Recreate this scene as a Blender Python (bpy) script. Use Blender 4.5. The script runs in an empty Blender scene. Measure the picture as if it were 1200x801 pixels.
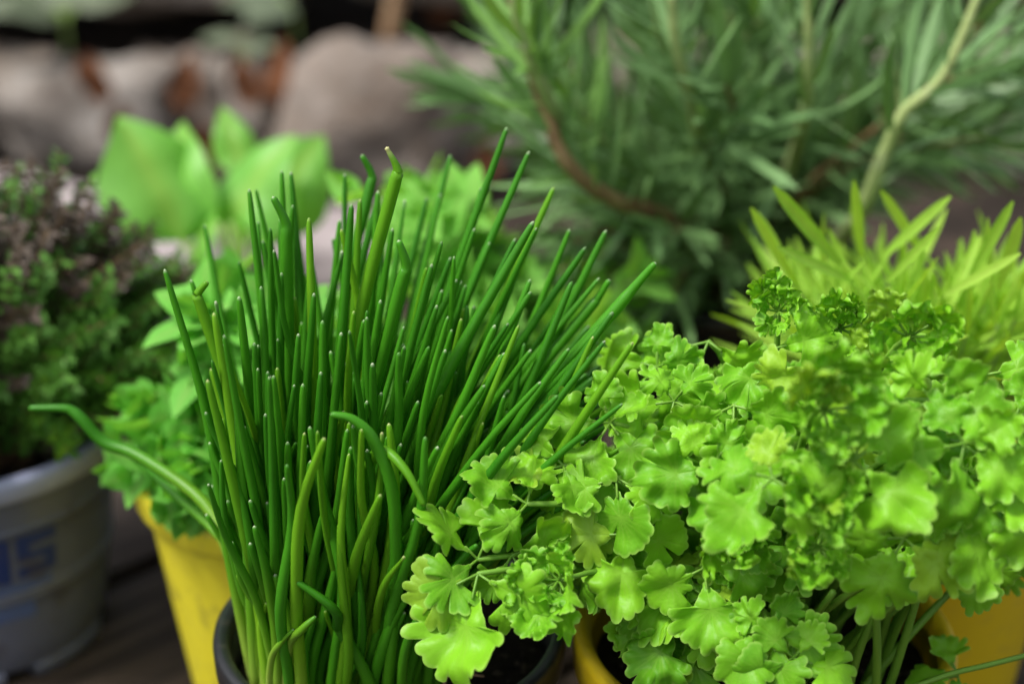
import bpy, math, random
from mathutils import Vector, Matrix, noise
R = math.radians
random.seed(11)
sc = bpy.context.scene
col = sc.collection

# ------------------------------------------------------------ camera
CAM = Vector((0.0, -0.488, 0.432)); PITCH = R(24.0)
FWD = Vector((0, math.cos(PITCH), -math.sin(PITCH)))
UPV = Vector((0, math.sin(PITCH), math.cos(PITCH)))
cd = bpy.data.cameras.new('camera'); cam = bpy.data.objects.new('camera', cd); col.objects.link(cam)
cam.location = CAM; cam.rotation_euler = (R(90) - PITCH, 0, 0)
cd.lens = 60; cd.sensor_width = 36; cd.clip_start = 0.01; cd.clip_end = 400
cd.dof.use_dof = True; cd.dof.focus_distance = 0.512; cd.dof.aperture_fstop = 5.0
cd.dof.aperture_blades = 9
sc.camera = cam

# ------------------------------------------------------------ sky, sun, exposure
SUN_EL, SUN_AZ = R(60), R(-110)          # azimuth measured from +Y, clockwise; front left of the pots
w = bpy.data.worlds.new('World'); sc.world = w; w.use_nodes = True
nt = w.node_tree; nt.nodes.clear()
sky = nt.nodes.new('ShaderNodeTexSky'); sky.sky_type = 'NISHITA'; sky.sun_disc = False
sky.sun_elevation = SUN_EL; sky.sun_rotation = SUN_AZ; sky.dust_density = 4.0; sky.air_density = 1.0
hs = nt.nodes.new('ShaderNodeHueSaturation'); hs.inputs['Saturation'].default_value = 0.35
bg = nt.nodes.new('ShaderNodeBackground'); bg.inputs['Strength'].default_value = 0.085
wo = nt.nodes.new('ShaderNodeOutputWorld')
nt.links.new(sky.outputs[0], hs.inputs['Color']); nt.links.new(hs.outputs[0], bg.inputs[0]); nt.links.new(bg.outputs[0], wo.inputs[0])
sl = bpy.data.lights.new('sun', 'SUN'); sun = bpy.data.objects.new('sun', sl); col.objects.link(sun)
sl.energy = 1.5; sl.angle = R(11); sl.color = (1.0, 0.96, 0.9)
sdir = Vector((math.sin(SUN_AZ) * math.cos(SUN_EL), math.cos(SUN_AZ) * math.cos(SUN_EL), math.sin(SUN_EL)))
sun.rotation_euler = sdir.to_track_quat('Z', 'Y').to_euler()
sc.view_settings.view_transform = 'Standard'; sc.view_settings.look = 'None'
sc.view_settings.exposure = 1.12; sc.view_settings.gamma = 1.0
sc.render.engine = 'CYCLES'
sc.cycles.use_denoising = True
sc.cycles.max_bounces = 8; sc.cycles.transparent_max_bounces = 4
sc.cycles.caustics_reflective = False; sc.cycles.caustics_refractive = False

# ------------------------------------------------------------ helpers
F = 2000.0
def ray(px, py):
    return FWD + Vector((1, 0, 0)) * ((px - 600) / F) - UPV * ((py - 400.5) / F)
def at(px, py, Y):
    d = ray(px, py); t = (Y - CAM.y) / d.y
    return CAM + d * t
def proj(p):
    r = Vector(p) - CAM; d = r.dot(FWD)
    return 600 + F * r.x / d, 400.5 - F * r.dot(UPV) / d, d
def U(a, b): return random.uniform(a, b)
def V(x, y, z): return Vector((x, y, z))
def rv(s=1.0): return Vector((U(-s, s), U(-s, s), U(-s, s)))

class MB:
    def __init__(s): s.v = []; s.f = []; s.a = {}; s.n = 0
    def add(s, verts, faces, **attrs):
        o = len(s.v); s.v += [tuple(v) for v in verts]; s.f += [tuple(i + o for i in f) for f in faces]
        k = len(verts)
        for nm in set(list(s.a) + list(attrs)):
            l = s.a.setdefault(nm, [])
            if len(l) < o: l += [0.0] * (o - len(l))
            x = attrs.get(nm, 0.0)
            l += list(x) if isinstance(x, (list, tuple)) else [x] * k
        return s
    def mesh(s, name, mat, smooth=True):
        me = bpy.data.meshes.new(name); me.from_pydata(s.v, [], s.f)
        for nm, l in s.a.items():
            l += [0.0] * (len(s.v) - len(l))
            me.attributes.new(nm, 'FLOAT', 'POINT').data.foreach_set('value', l)
        if smooth: me.polygons.foreach_set('use_smooth', [True] * len(me.polygons))
        if mat: me.materials.append(mat)
        me.update(); return me
    def merge_mesh(s, me, M, rnd=0.0):
        vs = [M @ v.co for v in me.vertices]; fs = [tuple(p.vertices) for p in me.polygons]
        at_ = {}
        for a in me.attributes:
            if a.domain == 'POINT' and a.data_type == 'FLOAT' and not a.name.startswith('.'):
                l = [0.0] * len(vs); a.data.foreach_get('value', l); at_[a.name] = l
        at_['rnd'] = rnd
        s.add(vs, fs, **at_)

def obj(name, me, parent=None, M=None):
    o = bpy.data.objects.new(name, me); col.objects.link(o)
    if parent: o.parent = parent
    if M is not None: o.matrix_local = M
    return o
def tag(o, label, cat, group=None):
    o['label'] = label; o['category'] = cat
    if group: o['group'] = group
    return o
def thing(name, loc, label, cat, group=None):
    o = bpy.data.objects.new(name, None); col.objects.link(o); o.location = loc; o.empty_display_size = .02
    return tag(o, label, cat, group)

def bez(p0, p1, p2, n):
    return [p0 * (1 - t) ** 2 + p1 * (2 * t * (1 - t)) + p2 * t * t for t in [i / n for i in range(n + 1)]]
def catmull(P, n):
    P = [P[0] * 2 - P[1]] + P + [P[-1] * 2 - P[-2]]; out = []
    for i in range(1, len(P) - 2):
        a, b, c, d = P[i - 1:i + 3]
        for k in range(n):
            t = k / n
            out.append(.5 * ((2 * b) + (c - a) * t + (2 * a - 5 * b + 4 * c - d) * t * t + (3 * b - a - 3 * c + d) * t ** 3))
    out.append(P[-2]); return out
def tube(mb, pts, rad, sides=6, tipv=0.0, rnd=0.0, closed_tip=True, a0=0.0, a1=1.0, tipf=None):
    n = len(pts); vs = []; fs = []; al = []; tp = []
    t = (pts[1] - pts[0]).normalized(); x = t.orthogonal().normalized()
    for i, p in enumerate(pts):
        t = (pts[min(i + 1, n - 1)] - pts[max(i - 1, 0)]).normalized()
        x = (x - t * x.dot(t)).normalized(); y = t.cross(x)
        r = rad(i / (n - 1)) if callable(rad) else rad
        for k in range(sides):
            a = 2 * math.pi * k / sides
            vs.append(p + (x * math.cos(a) + y * math.sin(a)) * r); al.append(a0 + (a1 - a0) * i / (n - 1)); tp.append(tipf(i / (n - 1)) if tipf else tipv * .45 if i == n - 1 else 0)
    for i in range(n - 1):
        for k in range(sides):
            k2 = (k + 1) % sides
            fs.append((i * sides + k, i * sides + k2, (i + 1) * sides + k2, (i + 1) * sides + k))
    if closed_tip:
        vs.append(pts[-1] + (pts[-1] - pts[-2]).normalized() * (rad(1) if callable(rad) else rad) * .7); al.append(a1); tp.append(tipv)
        for k in range(sides): fs.append(((n - 1) * sides + k, (n - 1) * sides + (k + 1) % sides, n * sides))
    mb.add(vs, fs, along=al, tip=tp, rnd=rnd)

# ------------------------------------------------------------ materials
def newmat(name):
    m = bpy.data.materials.new(name); m.use_nodes = True; t = m.node_tree; t.nodes.clear()
    out = t.nodes.new('ShaderNodeOutputMaterial'); return m, t, out
def N(t, kind, **kw):
    n = t.nodes.new(kind)
    for k, v in kw.items(): setattr(n, k, v)
    return n
def setin(n, **kw):
    for k, v in kw.items(): n.inputs[k.replace('_', ' ')].default_value = v
def mixrgb(t, fac, a, b, mode='MIX'):
    m = N(t, 'ShaderNodeMix', data_type='RGBA', blend_type=mode)
    for i, v in ((0, fac), (6, a), (7, b)):
        if isinstance(v, bpy.types.NodeSocket): t.links.new(v, m.inputs[i])
        else: m.inputs[i].default_value = v if i == 0 else (*v, 1)
    return m.outputs[2]
def ramp(t, src, stops):
    r = N(t, 'ShaderNodeValToRGB'); t.links.new(src, r.inputs[0]); e = r.color_ramp.elements
    while len(e) < len(stops): e.new(.5)
    for el, (p, c) in zip(e, stops): el.position = p; el.color = (*c, 1) if len(c) == 3 else c
    return r.outputs[0]
def attr(t, name): return N(t, 'ShaderNodeAttribute', attribute_name=name).outputs['Fac']
def math_(t, op, a, b=None):
    m = N(t, 'ShaderNodeMath', operation=op)
    for i, v in ((0, a), (1, b)):
        if v is None: continue
        if isinstance(v, bpy.types.NodeSocket): t.links.new(v, m.inputs[i])
        else: m.inputs[i].default_value = v
    return m.outputs[0]
def rnd_of(t):
    oi = N(t, 'ShaderNodeObjectInfo')
    return math_(t, 'FRACT', math_(t, 'ADD', oi.outputs['Random'], attr(t, 'rnd')))
def noise_tex(t, scale, detail=3, coord='Object'):
    tc = N(t, 'ShaderNodeTexCoord'); n = N(t, 'ShaderNodeTexNoise'); setin(n, Scale=scale, Detail=detail)
    t.links.new(tc.outputs[coord], n.inputs['Vector']); return n.outputs['Fac']

def leaf_mat(name, dark, light, grad=None, vein=None, edge=None, tipc=None, transl=.32, rough=.42, nscale=60, spec=.4, bump=.15, tbright=1.5, base_grad=None, old=None):
    m, t, out = newmat(name)
    r = rnd_of(t)
    nz = noise_tex(t, nscale, 3)
    c = mixrgb(t, r, dark, light)
    if grad:                                             # pigment along the leaf: pale sheath at the foot, green above
        g = ramp(t, attr(t, 'along'), grad)
        c = mixrgb(t, ramp(t, attr(t, 'along'), base_grad), c, g)
    c = mixrgb(t, math_(t, 'MULTIPLY', nz, .55), c, tuple(x * 1.7 for x in light))
    if old:                                              # a few ageing leaves
        o2 = math_(t, 'GREATER_THAN', math_(t, 'FRACT', math_(t, 'MULTIPLY', r, 7.13)), .92)
        c = mixrgb(t, math_(t, 'MULTIPLY', o2, .32), c, old)
    if vein: c = mixrgb(t, math_(t, 'MULTIPLY', attr(t, 'vein'), vein[1]), c, vein[0])
    if edge: c = mixrgb(t, math_(t, 'MULTIPLY', attr(t, 'edge'), edge[1]), c, edge[0])
    if tipc: c = mixrgb(t, attr(t, 'tip'), c, tipc)
    p = N(t, 'ShaderNodeBsdfPrincipled'); setin(p, Roughness=rough); p.inputs['Specular IOR Level'].default_value = spec
    t.links.new(c, p.inputs['Base Color'])
    b = N(t, 'ShaderNodeBump'); setin(b, Strength=bump, Distance=.001)
    n2 = noise_tex(t, nscale * 7, 2); t.links.new(n2, b.inputs['Height']); t.links.new(b.outputs[0], p.inputs['Normal'])
    if transl > 0:
        tr = N(t, 'ShaderNodeBsdfTranslucent')
        tc = mixrgb(t, 1.0, c, (tbright * 1.15, tbright, tbright * .45), 'MULTIPLY'); t.links.new(tc, tr.inputs['Color'])
        ms = N(t, 'ShaderNodeMixShader'); ms.inputs[0].default_value = transl
        t.links.new(p.outputs[0], ms.inputs[1]); t.links.new(tr.outputs[0], ms.inputs[2]); t.links.new(ms.outputs[0], out.inputs[0])
    else: t.links.new(p.outputs[0], out.inputs[0])
    return m
def rough_mat(name, stops, scale, rough=.8, bump=.4, bscale=None, detail=6, dist=.004, spec=.3, stretch=None, coord='Object', rand=0.0):
    m, t, out = newmat(name)
    tc = N(t, 'ShaderNodeTexCoord'); mp = N(t, 'ShaderNodeMapping'); t.links.new(tc.outputs[coord], mp.inputs[0])
    if stretch: mp.inputs['Scale'].default_value = stretch
    if rand:
        oi = N(t, 'ShaderNodeObjectInfo'); cx = N(t, 'ShaderNodeCombineXYZ')
        for i in range(3): t.links.new(math_(t, 'MULTIPLY', oi.outputs['Random'], 7.0 + 3 * i), cx.inputs[i])
        t.links.new(cx.outputs[0], mp.inputs['Location'])
    n = N(t, 'ShaderNodeTexNoise'); setin(n, Scale=scale, Detail=detail, Roughness=.6); t.links.new(mp.outputs[0], n.inputs['Vector'])
    c = ramp(t, n.outputs['Fac'], stops)
    if rand:
        c = mixrgb(t, math_(t, 'MULTIPLY', oi.outputs['Random'], rand), c, tuple(x * .45 for x in stops[-1][1]))
    p = N(t, 'ShaderNodeBsdfPrincipled'); setin(p, Roughness=rough); p.inputs['Specular IOR Level'].default_value = spec
    t.links.new(c, p.inputs['Base Color'])
    n2 = N(t, 'ShaderNodeTexNoise'); setin(n2, Scale=bscale or scale * 3, Detail=detail); t.links.new(mp.outputs[0], n2.inputs['Vector'])
    b = N(t, 'ShaderNodeBump'); setin(b, Strength=bump, Distance=dist); t.links.new(n2.outputs['Fac'], b.inputs['Height']); t.links.new(b.outputs[0], p.inputs['Normal'])
    t.links.new(p.outputs[0], out.inputs[0]); return m
def plastic(name, c, rough=.4, var=.25, sss=0.0):
    m, t, out = newmat(name)
    nz = noise_tex(t, 30, 5); cc = mixrgb(t, math_(t, 'MULTIPLY', nz, var), c, tuple(x * .6 for x in c))
    dz = noise_tex(t, 220, 3); dust = ramp(t, dz, [(.56, (0, 0, 0)), (.75, (1, 1, 1))])
    cc = mixrgb(t, math_(t, 'MULTIPLY', dust, .16), cc, (.25, .2, .15))
    sp = ramp(t, noise_tex(t, 38, 8), [(.60, (0, 0, 0)), (.66, (1, 1, 1))]); cc = mixrgb(t, math_(t, 'MULTIPLY', sp, .38), cc, (.07, .05, .035))
    p = N(t, 'ShaderNodeBsdfPrincipled'); setin(p, Roughness=rough); t.links.new(cc, p.inputs['Base Color'])
    if sss:
        p.inputs['Subsurface Weight'].default_value = sss; p.inputs['Subsurface Radius'].default_value = (.006, .005, .002); p.inputs['Subsurface Scale'].default_value = 1
    b = N(t, 'ShaderNodeBump'); setin(b, Strength=.12, Distance=.001); t.links.new(noise_tex(t, 90, 4), b.inputs['Height']); t.links.new(b.outputs[0], p.inputs['Normal'])
    t.links.new(p.outputs[0], out.inputs[0]); return m

M = {}
PALE = [(0, (.52, .55, .22)), (.08, (.42, .52, .08)), (.22, (.24, .42, .02)), (.40, (.09, .26, .01))]
M['chive'] = leaf_mat('chive_leaf', (.014, .115, .005), (.060, .27, .010), grad=PALE, base_grad=[(.05, (1, 1, 1)), (.46, (0, 0, 0))], tipc=(.75, .78, .6), transl=.2, rough=.36, nscale=45, spec=.32, bump=.1)
M['chive_pale'] = leaf_mat('chive_leaf_pale', (.07, .26, .008), (.14, .36, .012), grad=PALE, base_grad=[(.05, (1, 1, 1)), (.5, (0, 0, 0))], tipc=(.72, .66, .36), transl=.24, rough=.4, nscale=45, spec=.3, bump=.1)
M['parsley'] = leaf_mat('parsley_leaf', (.040, .21, .008), (.20, .47, .018), vein=((.27, .50, .06), .42), edge=((.34, .58, .10), .7),
    transl=.22, rough=.43, old=(.40, .46, .05), nscale=2.2, spec=.25, bump=.15, tbright=1.5)
M['parsley_stem'] = leaf_mat('parsley_stem', (.10, .26, .02), (.17, .34, .04), transl=.12, rough=.4, nscale=50)
M['oregano'] = leaf_mat('oregano_leaf', (.09, .31, .04), (.18, .48, .08), vein=((.30, .46, .12), .35), transl=.35, rough=.6, nscale=2, spec=.2)
M['mint'] = leaf_mat('mint_leaf', (.13, .36, .05), (.22, .50, .09), vein=((.30, .46, .12), .3), transl=.35, rough=.6, nscale=2, spec=.2)
M['basil'] = leaf_mat('basil_leaf', (.14, .42, .06), (.22, .50, .09), vein=((.36, .60, .10), .6), transl=.42, rough=.42, nscale=2.5, spec=.4, bump=.3)
M['tarragon'] = leaf_mat('tarragon_leaf', (.15, .36, .025), (.34, .55, .07), vein=((.40, .52, .10), .3), transl=.38, rough=.5, nscale=3, spec=.3)
M['rosemary'] = leaf_mat('rosemary_leaf', (.030, .105, .028), (.17, .32, .11), vein=((.16, .26, .10), .5), transl=.1, rough=.42, nscale=5, spec=.45)
M['rosemary_young'] = leaf_mat('rosemary_young_leaf', (.10, .27, .04), (.20, .40, .09), vein=((.22, .34, .12), .5), transl=.2, rough=.45, nscale=5, spec=.4)
M['green_stem'] = leaf_mat('green_stem', (.16, .27, .05), (.25, .36, .10), transl=.08, rough=.55, nscale=40)
M['wood_stem'] = rough_mat('woody_stem', [(.3, (.10, .055, .025)), (.6, (.26, .17, .08)), (.8, (.34, .26, .14))], 60, bump=.5, dist=.002)
M['pale_stem'] = rough_mat('pale_stem', [(.3, (.22, .29, .09)), (.55, (.34, .42, .16)), (.8, (.48, .50, .34))], 70, bump=.4, dist=.002)
M['thyme'] = leaf_mat('thyme_leaf', (.018, .080, .008), (.12, .28, .045), grad=None, transl=.15, rough=.5, nscale=8, spec=.35)
M['thyme_purple'] = leaf_mat('thyme_purple_leaf', (.045, .038, .028), (.12, .09, .07), transl=.1, rough=.55, nscale=8, spec=.3)
M['hosta'] = leaf_mat('grey_green_leaf', (.07, .10, .055), (.14, .17, .11), vein=((.18, .22, .13), .4), transl=.15, rough=.55, nscale=4)
M['dry'] = rough_mat('dry_leaf', [(.3, (.09, .035, .015)), (.55, (.20, .075, .03)), (.75, (.30, .16, .08))], 25, bump=.5)
M['root'] = rough_mat('dry_root', [(.3, (.20, .10, .05)), (.6, (.42, .28, .16))], 80, bump=.3)
M['soil'] = rough_mat('soil', [(.3, (.010, .007, .005)), (.55, (.028, .018, .012)), (.75, (.060, .042, .028))], 160, rough=.95, bump=1.0, dist=.006)
M['crumb'] = rough_mat('soil_crumb', [(.3, (.02, .013, .009)), (.6, (.06, .042, .03)), (.8, (.22, .18, .13))], 40, rough=.95, bump=.6, rand=.5)
M['earth'] = rough_mat('earth', [(.35, (.020, .014, .010)), (.55, (.045, .032, .024)), (.75, (.10, .065, .045))], 14, rough=.95, bump=1.0, dist=.03)
M['stone'] = rough_mat('stone', [(.30, (.12, .10, .085)), (.45, (.25, .222, .195)), (.58, (.37, .342, .315)), (.70, (.28, .17, .10))], 16, rough=.9, bump=.8, dist=.01, rand=.55)
M['slab'] = rough_mat('flagstone', [(.3, (.25, .21, .205)), (.55, (.36, .31, .305)), (.8, (.44, .39, .385))], 8, rough=.85, bump=.5, dist=.005)
M['plank'] = rough_mat('weathered_plank', [(.25, (.010, .007, .005)), (.5, (.040, .028, .020)), (.7, (.10, .073, .053)), (.85, (.18, .14, .10))], 9, rough=.8, bump=.9, dist=.004, stretch=(1.2, 14, 14), rand=.5, bscale=20)
M['black'] = plastic('black_plastic', (.014, .015, .017), .32, .3)
M['yellow_lemon'] = plastic('lemon_yellow_plastic', (.80, .70, .035), .42, .08, .1)
M['yellow_warm'] = plastic('warm_yellow_plastic', (.84, .60, .015), .42, .10, .1)
M['grey'] = plastic('lavender_grey_plastic', (.15, .165, .235), .42, .25)
M['grey_rim'] = plastic('pale_lavender_plastic', (.42, .45, .64), .4, .1)
M['ink_dark'] = plastic('dark_blue_print', (.02, .045, .19), .5, .2)
M['ink_light'] = plastic('light_blue_print', (.10, .15, .33), .5, .2)

# ------------------------------------------------------------ setting: ground, planks, slabs, stone border
def noisy(p, s, a): return noise.noise(Vector(p) * s) * a
mb = MB(); n = 70; vs = []; fs = []
def gx(i):                       # fine near the pots, wide towards the horizon
    u = i / n * 2 - 1; return (abs(u) ** 4.0 * 60 + abs(u) * 3.0) * (1 if u > 0 else -1)
for j in range(n + 1):
    for i in range(n + 1):
        x, y = gx(i), gx(j) + .8
        vs.append((x, y, -.085 + noisy((x, y, 0), 5, .012) + noisy((x, y, 3), 19, .006)))
for j in range(n):
    for i in range(n):
        a = j * (n + 1) + i; fs.append((a, a + 1, a + n + 2, a + n + 1))
g = obj('ground', mb.add(vs, fs).mesh('ground', M['earth'])); g['kind'] = 'structure'

def plank_mesh(L, W, T, seed):
    mb = MB(); nx, vs, fs = 14, [], []
    prof = [(-W / 2, -T), (-W / 2, -.003), (-W / 2 + .003, 0), (-W / 4, .0), (0, 0), (W / 4, 0), (W / 2 - .003, 0), (W / 2, -.003), (W / 2, -T)]
    for i in range(nx + 1):
        for k, (y, z) in enumerate(prof):
            x = L[0] - y + (L[1] - L[0]) * i / nx
            vs.append((x, y + noisy((x, y, seed), 4, .0015), z + (noisy((x * 3, y * 20, seed), 3, .0012) if z > -.01 else 0)))
    m_ = len(prof)
    for i in range(nx):
        for k in range(m_ - 1): fs.append((i * m_ + k, i * m_ + k + 1, (i + 1) * m_ + k + 1, (i + 1) * m_ + k)[::-1])
        fs.append((i * m_ + m_ - 1, i * m_, (i + 1) * m_, (i + 1) * m_ + m_ - 1)[::-1])
    fs.append(tuple(range(m_))); fs.append(tuple(range(nx * m_, (nx + 1) * m_))[::-1])
    return mb.add(vs, fs).mesh('plank', M['plank'], smooth=False)
deck = bpy.data.objects.new('wooden_deck', None); col.objects.link(deck); deck['kind'] = 'structure'
deck['label'] = 'dark weathered wooden planks under the pots'
dv = V(math.cos(R(45)), math.sin(R(45)), 0); dn = V(-dv.y, dv.x, 0)
for k in range(-9, 11):                                   # boards run diagonally, sawn off along the front and back edge
    c = dn * (k * .1 + .03); y0, y1 = -.42, .47
    x0, x1 = (y0 - c.y) / dv.y, (y1 - c.y) / dv.y
    obj('plank', plank_mesh((x0 + U(0, .01), x1 - U(0, .012)), .092, .03, k * 1.7), deck, Matrix.Translation(c) @ Matrix.Rotation(R(45), 4, 'Z'))
for s in (-.25, .3):
    vs = [V(sx * 1.3, s + sy * .035, z) for z in (-.095, -.033) for sx, sy in ((-1, -1), (1, -1), (1, 1), (-1, 1))]
    bmx = MB().add(vs, [(0, 3, 2, 1), (4, 5, 6, 7), (0, 1, 5, 4), (1, 2, 6, 5), (2, 3, 7, 6), (3, 0, 4, 7)])
    obj('bearer', bmx.mesh('bearer', M['plank'], smooth=False), deck)

def stone_mesh(sx, sy, sz, seed, rough=.22, sq=3.2):
    mb = MB(); nu, nv = 28, 18; vs = []; fs = []
    for j in range(nv + 1):
        th = math.pi * j / nv
        for i in range(nu):
            ph = 2 * math.pi * i / nu
            d = V(math.sin(th) * math.cos(ph), math.sin(th) * math.sin(ph), math.cos(th))
            m_ = (abs(d.x) ** sq + abs(d.y) ** sq + abs(d.z) ** sq) ** (-1 / sq)
            r = m_ * (1 + noise.noise(d * 1.6 + V(seed, seed * 2, 0)) * rough + noise.noise(d * 4 + V(0, seed, seed)) * rough * .55 + noise.noise(d * 9 + V(seed, 0, seed)) * rough * .3)
            vs.append((d.x * r * sx, d.y * r * sy, d.z * r * sz))
    for j in range(nv):
        for i in range(nu):
            a = j * nu + i; b = j * nu + (i + 1) % nu; fs.append((a, a + nu, b + nu, b))
    return mb.add(vs, fs).mesh('stone', M['stone'])
# flat pale slabs between the planks and the stones
for i, (px, py, Y, sx, sy, rz, lab) in enumerate((
        (-110, 190, .80, .26, .15, -24, 'pale pinkish flagstone lying beyond the thyme pot'),
        (385, 232, .80, .06, .05, 5, 'small pale pinkish flagstone lying beyond the basil'),
)):
    c = at(px, py, Y); c.z = -.062
    me = stone_mesh(sx, sy, .026, 3.3 + i, .10, 6.0); me.materials.clear(); me.materials.append(M['slab'])
    o = obj('flagstone', me); o.location = c; o.rotation_euler.z = R(rz)
    tag(o, lab, 'flagstone')
wall = thing('stone_wall', (0, 1.15, -.085), 'low dry border wall of grey brown rubble stones behind the herbs', 'stone wall')
WB = V(0, 1.15, -.085)
rows = [(120, 95, 1.12, .085, .06, .052), (20, 80, 1.16, .06, .05, .05), (205, 100, 1.14, .042, .05, .055), (255, 105, 1.13, .03, .04, .05), (292, 108, 1.10, .024, .05, .060), (440, 150, 1.02, .078, .06, .07),
        (365, 120, 1.12, .035, .05, .055), (540, 160, 1.08, .05, .06, .055), (620, 140, 1.1, .06, .06, .06), (720, 130, 1.12, .06, .06, .06), (830, 130, 1.12, .07, .06, .06), (930, 120, 1.12, .06, .06, .06),
        (1030, 140, 1.12, .06, .06, .055), (1120, 130, 1.13, .06, .06, .06), (1210, 140, 1.1, .07, .06, .06), (1320, 130, 1.1, .07, .06, .06), (-90, 90, 1.14, .07, .06, .055), (-200, 100, 1.12, .07, .06, .055)]
for i, (px, py, Y, sx, sy, sz) in enumerate(rows):
    c = at(px, py, Y); c.z = -.088 + sz * .92
    o = obj('stone', stone_mesh(sx, sy, sz, i * 2.37, .26, 4.2), wall, Matrix.Translation(c - WB) @ Matrix.Rotation(U(-.25, .25), 4, 'Z') @ Matrix.Rotation(U(-.1, .1), 4, 'X'))
for i in range(9):                       # added upper course, mostly out of view; its overhang shades the joint below
    x = -1.25 + i * .30 + U(-.02, .02); sz = U(.05, .06)
    obj('stone', stone_mesh(U(.13, .165), .17, sz, 50 + i * 1.9, .22, 4.0), wall, Matrix.Translation(V(x, 1.32 + U(-.02, .02), .030 + U(0, .022) + sz) - WB) @ Matrix.Rotation(U(-.12, .12), 4, 'Z') @ Matrix.Rotation(U(-.07, .07), 4, 'Y'))
bank = MB(); vs = []; fs = []
for j in range(9):
    for i in range(41):
        x = -2.4 + 4.8 * i / 40; y = 1.16 + .09 * j
        vs.append((x, y, -.10 + .060 * j ** .72 + noisy((x, y, 0), 9, .02)))
for j in range(8):
    for i in range(40): a = j * 41 + i; fs.append((a, a + 1, a + 42, a + 41))
b = obj('soil_bank', bank.add(vs, fs).mesh('soil_bank', M['earth'])); b['kind'] = 'structure'

# ------------------------------------------------------------ leaf shapes
def blade(name, mat, W, shape, fold=.0, curl=.0, ny=7, nx=4, wav=0.0, puff=0.0, seed=0.0, teeth=0):
    vs = []; al = []; ve = []; ed = []; fs = []
    for j in range(ny + 1):
        t = j / ny; hw = W * shape(t)
        if teeth: hw *= 1 - .10 * ((t * teeth) % 1.0)
        for i in range(nx + 1):
            s = -1 + 2 * i / nx; x = s * hw
            z = fold * abs(x) + curl * t * t + wav * math.sin(t * 9 + seed + s) * abs(s) * hw - puff * (x * x) / max(W, 1e-6) + noise.noise(Vector((x * 4, t * 4, seed))) * wav * .3
            vs.append((x, t, z)); al.append(t); ve.append(max(0, 1 - abs(s) * 3)); ed.append(1.0 if abs(s) == 1 else 0)
    m_ = nx + 1
    for j in range(ny):
        for i in range(nx): a = j * m_ + i; fs.append((a, a + 1, a + m_ + 1, a + m_))
    return MB().add(vs, fs, along=al, vein=ve, edge=ed).mesh(name, mat)
ovate = lambda t: max(.03, (math.sin(math.pi * min(1, t ** .75)) ** .8) * (1 - .15 * t))
lance = lambda t: max(.06, math.sin(math.pi * (t * .93 + .05)) ** .7)
needle = lambda t: min(1, .45 + 3 * t) * (1 if t < .8 else max(.12, (1 - t) / .2))
strap = lambda t: max(.12, min(1, .45 + 1.6 * t) * math.sqrt(max(0, 1 - max(0, (t - .55) / .46) ** 2)))
def leafset(nm, mat, W, shape, k, fold, curl, **kw):
    return [blade(nm, M[mat], W * U(.9, 1.1), shape, U(*fold), U(*curl), seed=i * 3.1, **kw) for i in range(k)]
LV = {
 'oregano': leafset('leaf', 'oregano', .40, ovate, 5, (.05, .35), (-.30, .05), wav=.12, ny=7),
 'mint': leafset('leaf', 'mint', .36, ovate, 5, (.05, .35), (-.30, .05), wav=.15, ny=8),
 'basil': leafset('leaf', 'basil', .37, ovate, 4, (.35, .7), (-.5, -.25), wav=.16, puff=.9, ny=12, nx=8),
 'tarragon': leafset('leaf', 'tarragon', .046, strap, 6, (.1, .5), (-.22, .25), ny=7),
 'rosemary': leafset('leaf', 'rosemary', .043, needle, 6, (-.5, .0), (-.12, .16), ny=5, nx=2),
 'rosemary_young': leafset('leaf', 'rosemary_young', .047, needle, 4, (-.4, .0), (-.05, .2), ny=5, nx=2),
 'hosta': leafset('leaf', 'hosta', .36, ovate, 4, (.1, .3), (-.4, -.15), puff=.2, ny=9, nx=6),
 'dry': leafset('dry_leaf', 'dry', .34, ovate, 4, (.2, .6), (-.1, .4), wav=.4, ny=8, nx=4),
}
def frame(p, d, nrm, s):
    y = d.normalized(); z = nrm - y * nrm.dot(y)
    if z.length < 1e-4: z = y.orthogonal()
    z.normalize(); x = y.cross(z)
    return Matrix.Translation(p) @ Matrix((x, y, z)).transposed().to_4x4() @ Matrix.Scale(s, 4)

class Plant:
    """collects leaves; the ones that show largest become objects, the rest one mass of foliage"""
    def __init__(s, root, limit, mat):
        s.root = root; s.B = Vector(root.location); s.T = Matrix.Translation(-s.B); s.L = []; s.limit = limit; s.mat = mat
    def stem(s, mb, mat, name='stem'):
        return obj(name, mb.mesh(name, mat), s.root, s.T)
    def leaf(s, me, M4, stem, bonus=0.0, name='leaf'): s.L.append((me, M4, stem, bonus, name))
    def finish(s):
        sco = []
        for i, (me, M4, stem, bonus, nm) in enumerate(s.L):
            c = M4 @ V(0, .5, 0); x, y, d = proj(c)
            inn = 1 if -30 < x < 1230 and -30 < y < 830 else 0
            sco.append((inn * 10 + bonus - d * 12, i))
        sco.sort(reverse=True); keep = {i for _, i in sco[:s.limit]}
        rest = MB()
        for i, (me, M4, stem, bonus, nm) in enumerate(s.L):
            if i in keep:
                o = bpy.data.objects.new(nm, me); col.objects.link(o); o.parent = stem; o.matrix_local = s.T @ M4 if stem is s.root else M4
            else: rest.merge_mesh(me, s.T @ M4, random.random())
        if rest.v:
            o = obj('foliage', rest.mesh('foliage', s.mat), s.root); o['kind'] = 'stuff'

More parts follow.
